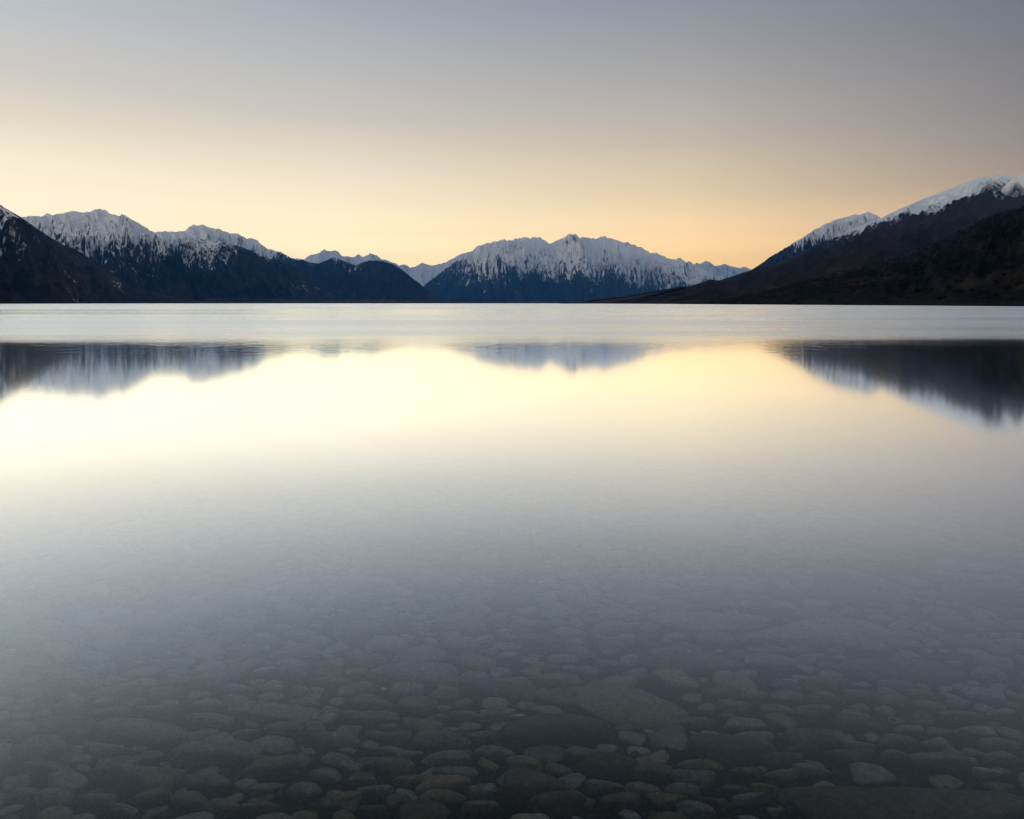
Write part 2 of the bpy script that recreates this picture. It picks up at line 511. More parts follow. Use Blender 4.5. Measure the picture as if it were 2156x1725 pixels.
R6 = build_range('central_massif_mountain', 'wide snow-capped central massif with dark blue lower slopes across the lake', m_mid,
                 [(870, 618), (895, 599.5), (910, 587), (932, 571), (957, 553), (977, 541), (990, 531), (1005, 519.5), (1015, 514), (1035, 510), (1045, 509.5), (1060, 504.5), (1070, 506), (1090, 503),
                  (1107, 499), (1115, 502), (1122, 499), (1137, 500), (1146, 506), (1157, 514), (1167, 508), (1175, 507), (1181, 504.5), (1190, 498), (1200, 490.5), (1206, 494.5), (1210, 493), (1220, 500),
                  (1240, 499.5), (1244, 503), (1255, 504), (1265, 497), (1272, 497), (1280, 501), (1300, 504.5), (1309, 511), (1317, 509.5), (1335, 516), (1352, 522), (1367, 532), (1385, 533), (1395, 538),
                  (1405, 545), (1423, 547), (1432, 544), (1447, 552), (1451, 550), (1460, 556), (1480, 566), (1510, 580), (1560, 600), (1640, 630)],
                 [(870, 16500), (1000, 18000), (1640, 18500)], 1000, 260, 6, drops=12000, flow_snow=0.06, steep=0.35, crest=0.08, shear=0.3, depth=15, prof=1.18, amp=0.24, L=1900, stretch=1.5, warp=0.6, jag=5.0, jagL=9,
                 snow=[(870, 860), (960, 820), (1010, 600), (1100, 530), (1200, 500), (1300, 520), (1400, 450), (1640, 420)], snow_band=200, snow_gully=120, rock=0.62, rockL=0.06, tone_b=0.30, tone_s=1.1)
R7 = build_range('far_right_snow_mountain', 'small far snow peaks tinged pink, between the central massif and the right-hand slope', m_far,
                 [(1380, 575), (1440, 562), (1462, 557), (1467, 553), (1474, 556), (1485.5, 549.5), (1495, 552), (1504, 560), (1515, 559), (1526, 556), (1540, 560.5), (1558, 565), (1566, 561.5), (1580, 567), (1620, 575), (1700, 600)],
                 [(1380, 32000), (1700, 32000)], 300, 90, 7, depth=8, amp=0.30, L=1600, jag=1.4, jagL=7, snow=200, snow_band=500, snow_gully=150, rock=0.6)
R8B = build_range('rocky_snow_mountain', 'rocky snow peak behind the long right-hand slope', m_right,
                  [(1540, 590), (1580, 571), (1591, 563), (1617, 545), (1639, 530.5), (1661, 517.7), (1686, 503), (1705, 490), (1730, 475.7), (1756, 464), (1781, 457.4), (1803, 451), (1811, 453), (1827, 445.4),
                   (1843, 452), (1856, 459), (1900, 470), (1980, 500), (2060, 560)],
                  [(1540, 8500), (1700, 8700), (1827, 9000), (2060, 9000)], 420, 150, 8, flow_snow=0.12, shear=-0.6, depth=16, prof=1.0, amp=0.16, L=620, jag=3.0,
                  snow=[(1540, 900), (1650, 720), (1690, 600), (1760, 540), (1830, 540), (2060, 500)], snow_band=90, snow_gully=95, rock=0.85, tone_b=0.25, tone_s=0.7)
R8 = build_range('right_snowy_mountain', 'long brown mountain slope rising to a smooth snow crest on the right of the lake', m_right,
                 [(1180, 638.4), (1222, 637), (1270, 632), (1320, 626), (1357, 619.5), (1395, 613), (1434, 606), (1470, 598), (1484, 593), (1493, 589), (1501, 589), (1512, 591), (1533, 585), (1562, 575), (1588, 567), (1631, 555),
                  (1683, 535), (1712, 518), (1741, 504), (1800, 480), (1856, 459), (1880, 446.5), (1913, 432), (1953, 415.4), (2008, 395), (2037, 382.6), (2070, 373.4), (2092, 372.7), (2112, 365.5), (2132, 376),
                  (2180, 372), (2300, 350), (2600, 320), (3000, 300)],
                 [(1180, 2500), (1434, 2700), (1588, 4200), (1741, 6200), (1856, 7000), (1880, 6700), (1953, 5800), (2008, 5300), (2112, 4750), (2300, 4300), (3000, 3300)], 860, 260, 9,
                 base=[(1180, 150, 2480), (1222, 215, 2450), (1434, 270, 2300), (1588, 275, 2200), (1741, 280, 2000), (1856, 285, 1800), (2008, 270, 1200), (2112, 260, 900), (2300, 250, 500), (3000, 250, 100)],
                 zb=-1.0, drops=15000, flow_snow=0.12, steep=0.2, prof=1.3, amp=0.035, L=520, stretch=3.5, jag=0.7, snow=[(1180, 900), (1700, 600), (1741, 510), (1800, 480), (1900, 462), (2008, 480), (2060, 530), (2100, 590), (2140, 640), (3000, 640)], snow_band=75, snow_gully=25, rock=0.15, tone_b=0.66, tone_s=0.8)
R8C = build_range('steep_snow_spur_hill', 'steep snow-dusted spur with a dark face at the right edge, above the dark scrub hill', m_right,
                  [(2000, 500), (2030, 470), (2070, 438), (2102, 407), (2111, 396), (2131, 377), (2156, 366), (2220, 345), (2400, 310), (2700, 280)],
                  [(2000, 4300), (2102, 4000), (2156, 3800), (2700, 3000)], 320, 120, 10,
                  base=[(2000, 2000, 3700), (2102, 1850, 2700), (2156, 1800, 2300), (2700, 1500, 1500)], drops=0, flow_snow=0.0, steep=0.0, zb=60, prof=0.95, amp=0.07, L=420, stretch=2.0, jag=0.5,
                  snow=[(2000, 470), (2070, 470), (2102, 500), (2156, 480), (2700, 460)], snow_band=110, snow_gully=20, rock=0.0, tone_b=0.05, tone_s=0.4)
R10 = build_range('dark_scrub_hill', 'nearest hill on the right, dark and covered in scrub down to the shore', m_scrub,
                  [(1440, 638.3), (1497, 636), (1551, 628), (1624, 613), (1697, 592), (1770, 573), (1862, 548), (1917, 533), (1971, 511), (2019, 489), (2063, 467), (2099, 449), (2156, 436), (2300, 395), (2600, 330), (3200, 250)],
                  [(1440, 1150), (1624, 1150), (1862, 1300), (2156, 1500), (2600, 1300), (3200, 900)], 760, 240, 12,
                  base=[(1440, 262, 1100), (1497, 268, 1010), (1862, 266, 720), (2156, 250, 350), (2600, 240, 150), (3200, 240, -100)], drops=20000, zb=-0.5, prof=0.95, amp=0.06, L=150, stretch=1.6, jag=1.6, jagL=14,
                  tone_b=0.30, tone_s=1.2)
TER = build_range('lakeside_terrace_hill', 'low pale grassy terrace at the foot of the left mountains along the far shore', mountain_material('terrace_grass', (0.008, 0.009, 0.008), (0.06, 0.05, 0.033), nscale=0.03, patch=(0.25, 1, 1), patch_amt=0.8),
                  [(330, 638), (380, 634), (430, 629), (500, 627.5), (560, 628.5), (640, 630), (760, 631), (860, 631.5), (940, 634), (1040, 635.5), (1180, 636.6), (1300, 637.8)],
                  [(330, 5900), (1300, 5900)], 400, 30, 13, drops=0, depth=60, prof=0.8, amp=0.05, L=200, jag=0.8, tone_b=0.4, tone_s=1.6)

# ------------------------------------------------------------------ lake bed and water
def bed_z(x, y):
    d = np.maximum(y, 0)
    near = 0.32 + 0.055 * (d - 2.5)
    far = 0.32 + 0.055 * 9.5 + (d - 12) * 0.09
    z = -np.where(d < 12, near, np.minimum(far, 14))
    return z


def sheet(name, zfun, mat):
    ys = np.concatenate([-np.geomspace(60000, 6, 24), np.linspace(-4, 0, 5), np.linspace(0.5, 16, 60), np.geomspace(17, 60000, 60)])
    xs = np.concatenate([-np.geomspace(60000, 8, 40), np.linspace(-7, 7, 60), np.geomspace(8, 60000, 40)])
    X, Y = np.meshgrid(xs, ys)
    Z = zfun(X, Y)
    return mesh_obj(name, np.stack([X, Y, Z], -1).reshape(-1, 3), grid_faces(len(ys), len(xs)), mat)


mb, t, out = material('lake_bed_gravel')
geo = t.new('ShaderNodeNewGeometry')
vor = t.new('ShaderNodeTexVoronoi')
t.l.new(geo.outputs['Position'], vor.inputs['Vector'])
vor.inputs['Scale'].default_value = 38
n = t.noise(geo.outputs['Position'], 9, 4)
c = t.mix(n, (0.010, 0.011, 0.011), (0.028, 0.028, 0.026))  # bed colour darkened to deepen the shade between the stones
c = t.mix(t.step(vor.outputs['Distance'], 0.1, 0.6), t.scalevec(c, (1.7, 1.7, 1.7)), t.scalevec(c, (0.45, 0.45, 0.45)))
b = t.new('ShaderNodeBsdfPrincipled')
t.put(b.inputs['Base Color'], c)
b.inputs['Roughness'].default_value = 0.9
b.inputs['Specular IOR Level'].default_value = 0.1
t.l.new(b.outputs[0], out.inputs[0])
tag(sheet('lake_bed', bed_z, mb), 'gravelly lake bed coloured dark for the shade between the cobbles', 'lake bed', kind='structure')

mw, t, out = material('lake_water')
geo = t.new('ShaderNodeNewGeometry')
sp = t.new('ShaderNodeSeparateXYZ')
t.l.new(geo.outputs['Position'], sp.inputs[0])
px_, py_ = sp.outputs[0], sp.outputs[1]
dist = t.math('SQRT', t.math('ADD', t.math('MULTIPLY', px_, px_), t.math('MULTIPLY', py_, py_)))
# wind-ruffled zones of the lake (m from the beach): calm shallows, then a ruffled belt, with lanes of slick water in it
edge_n = t.noise(t.scalevec(geo.outputs['Position'], (0.035, 0.12, 0)), 1.0, 5, 0.65)
ruf = t.step(t.math('ADD', py_, t.math('MULTIPLY', t.math('SUBTRACT', edge_n, 0.5), 14)), 26.5, 41.0)
lv = t.new('ShaderNodeCombineXYZ')
t.put(lv.inputs[0], t.math('MULTIPLY', px_, 0.0015))
t.put(lv.inputs[1], t.math('MULTIPLY', t.math('LOGARITHM', t.math('MAXIMUM', py_, 1.0), 2.0), 2.6))
lane_n = t.noise(lv.outputs[0], 1.0, 4, 0.6)
lane = t.math('MULTIPLY', t.step(py_, 88, 118), t.step(py_, 230, 165))
lane = t.math('MULTIPLY', lane, t.step(px_, 70, -25))
ruf2 = t.math('SUBTRACT', ruf, t.math('MULTIPLY', lane, 0.42), clamp=True)
ruf3 = t.math('MULTIPLY', ruf2, t.step(lane_n, 0.3, 0.7, 0.75, 1.2))
rough = t.math('ADD', 0.060, t.math('MULTIPLY', ruf3, 0.24))
# ripples of the ruffled belt
rip_n = t.noise(t.scalevec(geo.outputs['Position'], (1.5, 1.2, 0)), 1.0, 3, 0.6, 0.4)
bump = t.new('ShaderNodeBump')
bump.inputs['Distance'].default_value = 0.05
t.put(bump.inputs['Strength'], t.math('MULTIPLY', t.step(py_, 20, 33), 0.34))
t.put(bump.inputs['Height'], rip_n)
gl = t.new('ShaderNodeBsdfGlossy', distribution='GGX')
gl.inputs['Color'].default_value = (1.28, 1.365, 1.41, 1)  # above full reflectance: extra brightness put into the mirrored sky glow
t.put(gl.inputs['Roughness'], rough)
t.l.new(bump.outputs[0], gl.inputs['Normal'])
rf = t.new('ShaderNodeBsdfRefraction')
rf.inputs['IOR'].default_value = 1.333
rf.inputs['Roughness'].default_value = 0.0
rf.inputs['Color'].default_value = (0.95, 0.96, 0.99, 1)
inc = t.new('ShaderNodeSeparateXYZ')
t.l.new(geo.outputs['Incoming'], inc.inputs[0])
sine = t.math('ABSOLUTE', inc.outputs[2])
REFL = [(0.0, 1.0), (0.14, 1.0), (0.19, 0.90), (0.25, 0.72), (0.30, 0.53), (0.345, 0.40), (0.385, 0.285), (0.426, 0.178), (0.47, 0.098), (0.51, 0.052), (0.558, 0.023), (0.7, 0.02), (1.0, 0.02)]
fac = t.ramp(sine, [(p, (v, v, v)) for p, v in REFL])
mx = t.new('ShaderNodeMixShader')
t.put(mx.inputs[0], fac)
t.l.new(rf.outputs[0], mx.inputs[1])
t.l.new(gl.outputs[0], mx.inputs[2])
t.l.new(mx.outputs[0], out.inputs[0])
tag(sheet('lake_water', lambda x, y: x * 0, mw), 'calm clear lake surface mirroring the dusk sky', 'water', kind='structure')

# ------------------------------------------------------------------ cobbles on the lake bed
def stone_material(name, c1, c2, vein=0.0, speck=0.0, vein_c=(0.34, 0.33, 0.30), scale=9.0):
    m, t, out = material(name)
    tc = t.new('ShaderNodeTexCoord')
    oi = t.new('ShaderNodeObjectInfo')
    add = t.new('ShaderNodeVectorMath', operation='ADD')
    t.l.new(tc.outputs['Object'], add.inputs[0])
    comb = t.new('ShaderNodeCombineXYZ')
    t.l.new(t.math('MULTIPLY', oi.outputs['Random'], 50), comb.inputs[0])
    t.l.new(t.math('MULTIPLY', oi.outputs['Random'], 31), comb.inputs[1])
    t.l.new(comb.outputs[0], add.inputs[1])
    vec = add.outputs[0]
    n1 = t.noise(vec, scale, 6, 0.7)
    n2 = t.noise(vec, scale * 7, 4, 0.7)
    c = t.mix(t.step(n1, 0.32, 0.68), c1, c2)
    c = t.mix(t.step(n2, 0.35, 0.75), t.scalevec(c, (0.72, 0.72, 0.72)), t.scalevec(c, (1.28, 1.26, 1.2)))
    rv = t.math('ADD', 0.82, t.math('MULTIPLY', oi.outputs['Random'], 0.34))
    vm = t.new('ShaderNodeVectorMath', operation='SCALE')
    t.l.new(c, vm.inputs[0])
    t.l.new(rv, vm.inputs['Scale'])
    c = vm.outputs[0]
    if vein:
        sx = t.new('ShaderNodeSeparateXYZ')
        t.l.new(vec, sx.inputs[0])
        w = t.noise(vec, scale * 0.9, 3, 0.6)
        ln = t.math('ADD', t.math('ADD', t.math('MULTIPLY', sx.outputs[0], 4.0), t.math('MULTIPLY', sx.outputs[2], 6.5)), t.math('MULTIPLY', w, 0.9))
        v = t.math('ABSOLUTE', t.math('SUBTRACT', t.math('FRACT', ln), 0.5))
        c = t.mix(t.math('MULTIPLY', t.math('MULTIPLY', t.step(v, 0.05, 0.012), t.step(n1, 0.40, 0.55)), vein), c, vein_c)
    if speck:
        w = t.noise(vec, scale * 3, 5, 0.75)
        c = t.mix(t.math('MULTIPLY', t.step(w, 0.58, 0.70), speck), c, vein_c)
    bmp = t.new('ShaderNodeBump')
    bmp.inputs['Strength'].default_value = 0.35
    bmp.inputs['Distance'].default_value = 0.008
    t.put(bmp.inputs['Height'], n2)
    b = t.new('ShaderNodeBsdfPrincipled')
    t.put(b.inputs['Base Color'], c)
    t.l.new(bmp.outputs[0], b.inputs['Normal'])
    b.inputs['Roughness'].default_value = 0.8
    b.inputs['Specular IOR Level'].default_value = 0.1
    t.l.new(b.outputs[0], out.inputs[0])
    return m


TONES = {
    'olive brown': stone_material('olive_stone', (0.157, 0.131, 0.082), (0.250, 0.208, 0.137)),
    'dark brown': stone_material('dark_brown_stone', (0.083, 0.068, 0.047), (0.152, 0.123, 0.087), scale=7),
    'slate grey': stone_material('slate_stone', (0.163, 0.161, 0.164), (0.250, 0.237, 0.235)),
    'blue grey': stone_material('blue_grey_stone', (0.185, 0.196, 0.222), (0.273, 0.283, 0.308)),
    'warm grey': stone_material('warm_grey_stone', (0.197, 0.168, 0.144), (0.293, 0.254, 0.214)),
    'white veined grey': stone_material('veined_stone', (0.163, 0.147, 0.127), (0.250, 0.225, 0.195), vein=0.9),
    'pale speckled': stone_material('pale_speckled_stone', (0.261, 0.234, 0.205), (0.372, 0.326, 0.288), speck=0.8),
    'whitish': stone_material('whitish_stone', (0.480, 0.450, 0.411), (0.697, 0.633, 0.576)),
}
ICO3, ICO4, ICO2, ICO1 = ico(4), ico(5), ico(3), ico(1)


def stone_shape(dirs, a, b, c, seed, ang=0.5):
    """softened convex polyhedron: a water-worn cobble (ang 0) to a broken block (ang 1)"""
    r = np.random.default_rng(seed)
    k = int(16 - 6 * ang)
    nrm = r.normal(size=(k, 3))
    nrm /= np.linalg.norm(nrm, axis=1)[:, None]
    nrm = np.concatenate([nrm, np.eye(3), -np.eye(3)])
    d = np.concatenate([r.uniform(0.80, 1.10, k), np.full(6, 1.06)])
    p = 2.8 + 15 * ang ** 1.5
    q = np.clip(dirs @ nrm.T, 0, None) / d
    rad = (np.sum(q ** p, 1)) ** (-1 / p)
    v = dirs * rad[:, None]
    for f_, am in ((1.3, 0.055), (2.7, 0.028), (6.0, 0.011), (13.0, 0.005)):
        w = r.normal(size=(3, 3)) * f_
        ph = r.uniform(0, 6.28, 3)
        v = v * (1 + am * np.sum(np.sin(dirs @ w.T + ph), 1))[:, None]
    tp = r.uniform(-.38, .38, 4)
    v = v * np.stack([1 + tp[3] * v[:, 1] * .5, 1 + tp[0] * v[:, 0] + tp[1] * v[:, 0] * v[:, 1] * .4, 1 + tp[2] * v[:, 0]], 1)
    ext = (v.max(0) - v.min(0)) / 2
    v = (v - (v.max(0) + v.min(0)) / 2) / ext
    return v * np.array([a, b, c])


def rot(v, yaw, pitch, roll):
    cy, sy, cp, sp_, cr, sr = math.cos(yaw), math.sin(yaw), math.cos(pitch), math.sin(pitch), math.cos(roll), math.sin(roll)
    R = np.array([[cy, -sy, 0], [sy, cy, 0], [0, 0, 1]]) @ np.array([[1, 0, 0], [0, cp, -sp_], [0, sp_, cp]]) @ np.array([[cr, 0, sr], [0, 1, 0], [-sr, 0, cr]])
    return v @ R.T


def through_water(px, py, depth):
    """where the ray through a photo pixel lands at that depth under the water"""
    d = np.array([(px - CX) / F, 1.0, -(py - HOR) / F])
    s = CH / -d[2]
    e = d / np.linalg.norm(d)
    ct = -e[2]
    k = 1 / 1.333
    ct2 = math.sqrt(1 - k * k * (1 - ct * ct))
    r = k * e + (k * ct - ct2) * np.array([0, 0, 1.0])
    return d[:2] * s + r[:2] * depth / -r[2]


# traced stones: x0, y0, x1, y1 in the photo, tone, angularity, height factor
O, DB, SL, BL, WG, VN, PS, WH = 'olive brown', 'dark brown', 'slate grey', 'blue grey', 'warm grey', 'white veined grey', 'pale speckled', 'whitish'
LAND = [  # landmark stones with their own words: (box, tone, ang, h, label, short name)
    ((1636, 1618, 2200, 1790), DB, .35, .55, 'giant dark brown boulder filling the bottom right corner', 'the giant corner boulder'),
    ((1046, 1490, 1290, 1587), DB, .25, .75, 'large dark domed boulder right of the middle with cobbles packed in front', 'the large domed boulder'),
    ((1205, 1432, 1458, 1540), O, .55, .35, 'big olive flat-topped slab sloping down to the right behind the domed boulder', 'the sloping olive slab'),
    ((1555, 1297, 1892, 1368), WG, .45, .30, 'wide pale grey slab, the farthest big one showing dimly on the right', 'the far pale slab'),
    ((1745, 1364, 2024, 1448), DB, .35, .40, 'broad rounded brown boulder in front of the far pale slab', 'the broad brown boulder'),
    ((1456, 1558, 1640, 1616), DB, .35, .60, 'long dark mottled boulder to the right of the domed boulder', 'the dark mottled boulder'),
    ((1340, 1384, 1575, 1426), O, .40, .40, 'long low olive boulder behind the sloping slab', 'the long low boulder'),
    ((1366, 1295, 1635, 1335), WG, .40, .30, 'faint wide slab touching the left end of the far pale slab', 'the faint wide slab'),
    ((1046, 1630, 1230, 1706), DB, .45, .65, 'dark peaked boulder at the bottom beside the gravel pocket', 'the dark peaked boulder'),
    ((1645, 1527, 1767, 1587), DB, .60, .60, 'squarish dark block in the middle of the right side', 'the squarish dark block'),
    ((203, 1578, 290, 1642), O, .85, .80, 'broken triangular olive block standing behind the long stone at bottom left', 'the triangular block'),
    ((198, 1618, 388, 1680), O, .50, .50, 'long flat olive stone leaning against the triangular block', 'the long leaning stone'),
    ((205, 1490, 408, 1577), SL, .35, .50, 'large low grey boulder, biggest on the left side', 'the large left boulder'),
    ((386, 1501, 497, 1538), O, .80, .50, 'olive wedge-shaped slab right of the large left boulder', 'the olive wedge'),
    ((353, 1567, 549, 1620), SL, .50, .50, 'long dark grey flat boulder below the olive wedge', 'the dark flat boulder'),
    ((550, 1522, 686, 1556), VN, .55, .45, 'long pale-edged grey stone with white veins, left of centre', 'the pale-edged stone'),
    ((643, 1546, 762, 1581), VN, .40, .50, 'rounded veined stone with a light rim, left of centre', 'the light-rimmed stone'),
    ((600, 1637, 675, 1693), VN, .35, .90, 'round olive stone with crossing white veins near the bottom', 'the cross-veined stone'),
    ((885, 1580, 990, 1623), VN, .35, .60, 'dark oblong stone banded along its top with white quartz', 'the quartz-banded stone'),
    ((977, 1648, 1052, 1694), VN, 1.0, .80, 'broken jagged grey rock with a white vein at the bottom centre', 'the jagged veined rock'),
    ((766, 1409, 970, 1450), SL, .35, .45, 'large dim grey boulder lying farther out left of centre', 'the dim grey boulder'),
    ((403, 1389, 477, 1426), PS, .45, .50, 'white-speckled stone lying farther out on the left', 'the white-speckled stone'),
    ((1093, 1400, 1142, 1433), WG, .90, .50, 'small pale jagged stone behind the domed boulder', 'the pale jagged stone'),
    ((1846, 1573, 1909, 1611), WG, .40, .85, 'rounded boxy pale grey cobble above the giant corner boulder', 'the boxy pale cobble'),
    ((2010, 1531, 2100, 1558), PS, .70, .55, 'pale layered slab near the right edge', 'the pale layered slab'),
    ((516, 1495, 678, 1528), SL, .40, .40, 'long dark low stone right of the olive wedge', 'the long dark stone'),
    ((1538, 1545, 1643, 1573), BL, .30, .55, 'smooth pale blue-grey cobble left of the squarish dark block', 'the smooth blue cobble'),
    ((1568, 1387, 1696, 1415), BL, .35, .50, 'long smooth pale blue stone behind the squarish dark block, pointing right', 'the long pale blue stone'),
    ((531, 1401, 585, 1418), WH, .50, .50, 'small bright white flat stone lying farther out left of centre', 'the bright white stone'),
    ((1127, 1412, 1226, 1453), SL, .30, .60, 'plain dark grey rounded stone right behind the pale jagged stone', 'the plain dark stone'),
    ((1846, 1461, 1922, 1494), O, .30, .70, 'olive rounded cobble just below the broad brown boulder', 'the near olive cobble'),
    ((70, 1419, 216, 1461), SL, .50, .55, 'low grey slab lying farther out near the left edge', 'the low left slab'),
    ((800, 1444, 815, 1458), WH, .70, .90, 'tiny white quartz pebble in the dark gap left of centre', 'the tiny white pebble'),
]
TR = [
    (38, 1592, 138, 1641, O, .4, .6), (496, 1580, 587, 1622, O, .35, .7), (584, 1587, 654, 1627, WG, .5, .75), (352, 1666, 454, 1712, O, .45, .7), (423, 1678, 514, 1727, O, .4, .8), (485, 1621, 626, 1644, O, .45, .6),
    (361, 1628, 435, 1668, SL, .25, .7), (431, 1625, 487, 1668, SL, .2, .85), (71, 1655, 155, 1709, SL, .25, .8), (150, 1673, 247, 1709, SL, .25, .7), (15, 1649, 97, 1695, SL, .3, .7), (218, 1691, 291, 1722, VN, .5, .6),
    (279, 1659, 363, 1695, O, .3, .65), (499, 1691, 589, 1727, O, .3, .8), (672, 1662, 762, 1712, O, .5, .75), (647, 1604, 722, 1664, SL, .3, .85), (524, 1643, 597, 1683, WG, .3, .75), (170, 1563, 261, 1596, SL, .15, .65),
    (105, 1476, 189, 1509, O, .3, .7), (16, 1515, 86, 1555, O, .25, .7), (187, 1496, 271, 1517, O, .3, .6), (404, 1466, 469, 1500, WG, .75, .6), (365, 1539, 432, 1569, WG, .3, .65), (279, 1425, 336, 1451, SL, .35, .6),
    (464, 1443, 538, 1464, BL, .2, .55), (283, 1484, 363, 1509, SL, .3, .6), (484, 1526, 548, 1562, O, .5, .7), (993, 1577, 1087, 1608, SL, .25, .6), (784, 1599, 880, 1637, O, .3, .7),
    (909, 1616, 1010, 1656, SL, .25, .7), (825, 1625, 907, 1666, O, .2, .75), (723, 1625, 796, 1661, O, .4, .75), (683, 1661, 759, 1719, O, .5, .8), (745, 1654, 829, 1688, SL, .3, .7), (810, 1667, 884, 1712, VN, .35, .8),
    (750, 1688, 815, 1727, DB, .6, .85), (870, 1652, 993, 1680, O, .4, .55), (882, 1669, 983, 1704, O, .3, .6), (969, 1688, 1054, 1719, O, .4, .6), (1107, 1688, 1236, 1727, DB, .4, .7), (1063, 1591, 1147, 1635, O, .45, .75),
    (1145, 1604, 1212, 1644, O, .4, .75), (1184, 1575, 1280, 1616, O, .3, .7), (1208, 1601, 1352, 1649, DB, .4, .65), (1230, 1640, 1321, 1683, SL, .3, .7), (1309, 1647, 1393, 1690, O, .4, .75), (1321, 1611, 1423, 1649, O, .4, .65),
    (1189, 1674, 1256, 1709, O, .3, .75), (1261, 1678, 1359, 1712, DB, .35, .65), (1357, 1667, 1449, 1712, O, .65, .75), (791, 1567, 856, 1599, SL, .35, .7), (832, 1575, 892, 1606, SL, .3, .75), (709, 1599, 761, 1635, SL, .3, .8),
    (864, 1553, 993, 1582, O, .5, .55), (979, 1536, 1054, 1569, O, .7, .65), (994, 1495, 1078, 1529, O, .4, .7), (940, 1491, 1007, 1524, O, .35, .75), (887, 1502, 948, 1529, O, .5, .7), (842, 1505, 931, 1555, O, .4, .75),
    (793, 1519, 848, 1545, SL, .2, .75), (707, 1491, 776, 1519, O, .3, .65), (728, 1502, 844, 1536, O, .4, .6), (736, 1469, 832, 1500, O, .35, .6), (892, 1452, 972, 1483, O, .4, .65), (994, 1440, 1130, 1476, SL, .4, .6),
    (1116, 1396, 1184, 1415, O, .25, .55), (1191, 1399, 1266, 1430, SL, .25, .65), (1244, 1394, 1335, 1418, SL, .25, .55), (928, 1527, 988, 1553, VN, .6, .7), (1073, 1502, 1106, 1514, WH, .25, .6),
    (1421, 1604, 1534, 1646, O, .35, .7), (1534, 1615, 1614, 1648, O, .45, .7), (1607, 1622, 1691, 1652, O, .25, .6), (1411, 1639, 1516, 1664, VN, .3, .6), (1579, 1644, 1642, 1675, O, .2, .8), (1515, 1650, 1581, 1681, DB, .3, .75),
    (1536, 1677, 1629, 1705, SL, .3, .65), (1397, 1659, 1479, 1685, SL, .3, .65), (1466, 1675, 1538, 1712, DB, .45, .8), (1368, 1668, 1454, 1710, O, .45, .7), (1422, 1695, 1512, 1730, SL, .35, .7), (1601, 1593, 1702, 1626, DB, .3, .65),
    (1667, 1604, 1753, 1644, SL, .4, .7), (1647, 1566, 1731, 1600, DB, .35, .75), (1850, 1549, 1936, 1578, SL, .35, .65), (1773, 1560, 1848, 1589, SL, .3, .65), (1879, 1527, 1950, 1553, O, .4, .65), (1952, 1533, 2027, 1557, O, .45, .6),
    (1937, 1555, 2005, 1582, SL, .3, .7), (2069, 1489, 2149, 1520, BL, .2, .65), (1981, 1496, 2075, 1527, SL, .45, .65), (2060, 1556, 2160, 1586, O, .4, .6), (2049, 1615, 2115, 1644, PS, .4, .75), (1998, 1591, 2067, 1621, SL, .35, .7),
    (2069, 1586, 2160, 1619, SL, .4, .7), (1771, 1452, 1855, 1484, O, .35, .65), (1698, 1460, 1779, 1498, DB, .3, .75), (1556, 1449, 1618, 1480, SL, .3, .75), (1477, 1451, 1556, 1476, O, .3, .65),
    (1506, 1474, 1581, 1505, SL, .4, .7), (1674, 1487, 1760, 1516, O, .35, .65), (1596, 1485, 1680, 1513, VN, .35, .65), (1521, 1516, 1618, 1546, WG, .4, .6), (1430, 1516, 1516, 1544, O, .35, .65), (1689, 1427, 1797, 1458, O, .45, .6),
    (1625, 1423, 1687, 1454, SL, .45, .75), (1923, 1472, 1994, 1505, O, .35, .7), (1987, 1467, 2049, 1498, SL, .4, .75), (1846, 1432, 1929, 1458, SL, .3, .6), (1899, 1450, 1972, 1474, BL, .3, .6),
    (1755, 1501, 1876, 1550, DB, .4, .65), (1733, 1576, 1850, 1622, DB, .35, .65), (1907, 1580, 2046, 1630, O, .4, .6), (25, 1440, 100, 1475, SL, .3, .6), (85, 1405, 160, 1430, SL, .3, .6),
    (180, 1440, 300, 1470, O, .6, .4), (0, 1475, 95, 1505, O, .5, .45), (560, 1410, 650, 1432, O, .4, .5), (650, 1425, 740, 1452, SL, .3, .55), (540, 1435, 600, 1462, SL, .4, .6), (535, 1474, 600, 1500, O, .4, .6), (600, 1470, 680, 1498, SL, .3, .6),
]
stones = []       # dicts: x, y, a, b, c, tone, ang, yaw, label


def add_traced(box, tone, ang, hf, label=None, short=None):
    x0, y0, x1, y1 = box
    cx, cy = (x0 + x1) / 2, (y0 + y1) / 2
    p = through_water(cx, cy, 0.33)
    dep = -float(bed_z(p[0], p[1]))
    L = np.array(through_water(x0, cy, dep - 0.05))
    Rr = np.array(through_water(x1, cy, dep - 0.05))
    a = np.linalg.norm(Rr - L) / 2
    h = min(0.75 * a, 0.16) * hf * 1.15
    yb = through_water(cx, y1, dep)[1]
    yt = through_water(cx, y0, max(dep - h * 1.6, 0.08))[1]
    b = min(max((yt - yb) / 2, 0.35 * a), 1.25 * a)
    ctr = through_water(cx, y1, dep)
    y = ctr[1] + b
    x = through_water(cx, cy, dep - h * .8)[0]
    stones.append(dict(x=x, y=y, a=a * 0.98, b=b * 0.99, c=max(h, 0.42 * min(a, b)), tone=tone, ang=ang, yaw=-0.42 if short == 'the sloping olive slab' else rnd.uniform(-.15, .15), label=label, short=short, traced=True, pa=(x1 - x0) * (y1 - y0)))


for bx, tone, ang, hf, lab, sh in LAND:
    add_traced(bx, tone, ang, hf, lab, sh)
for r in TR:
    add_traced(r[:4], r[4], r[5], r[6])

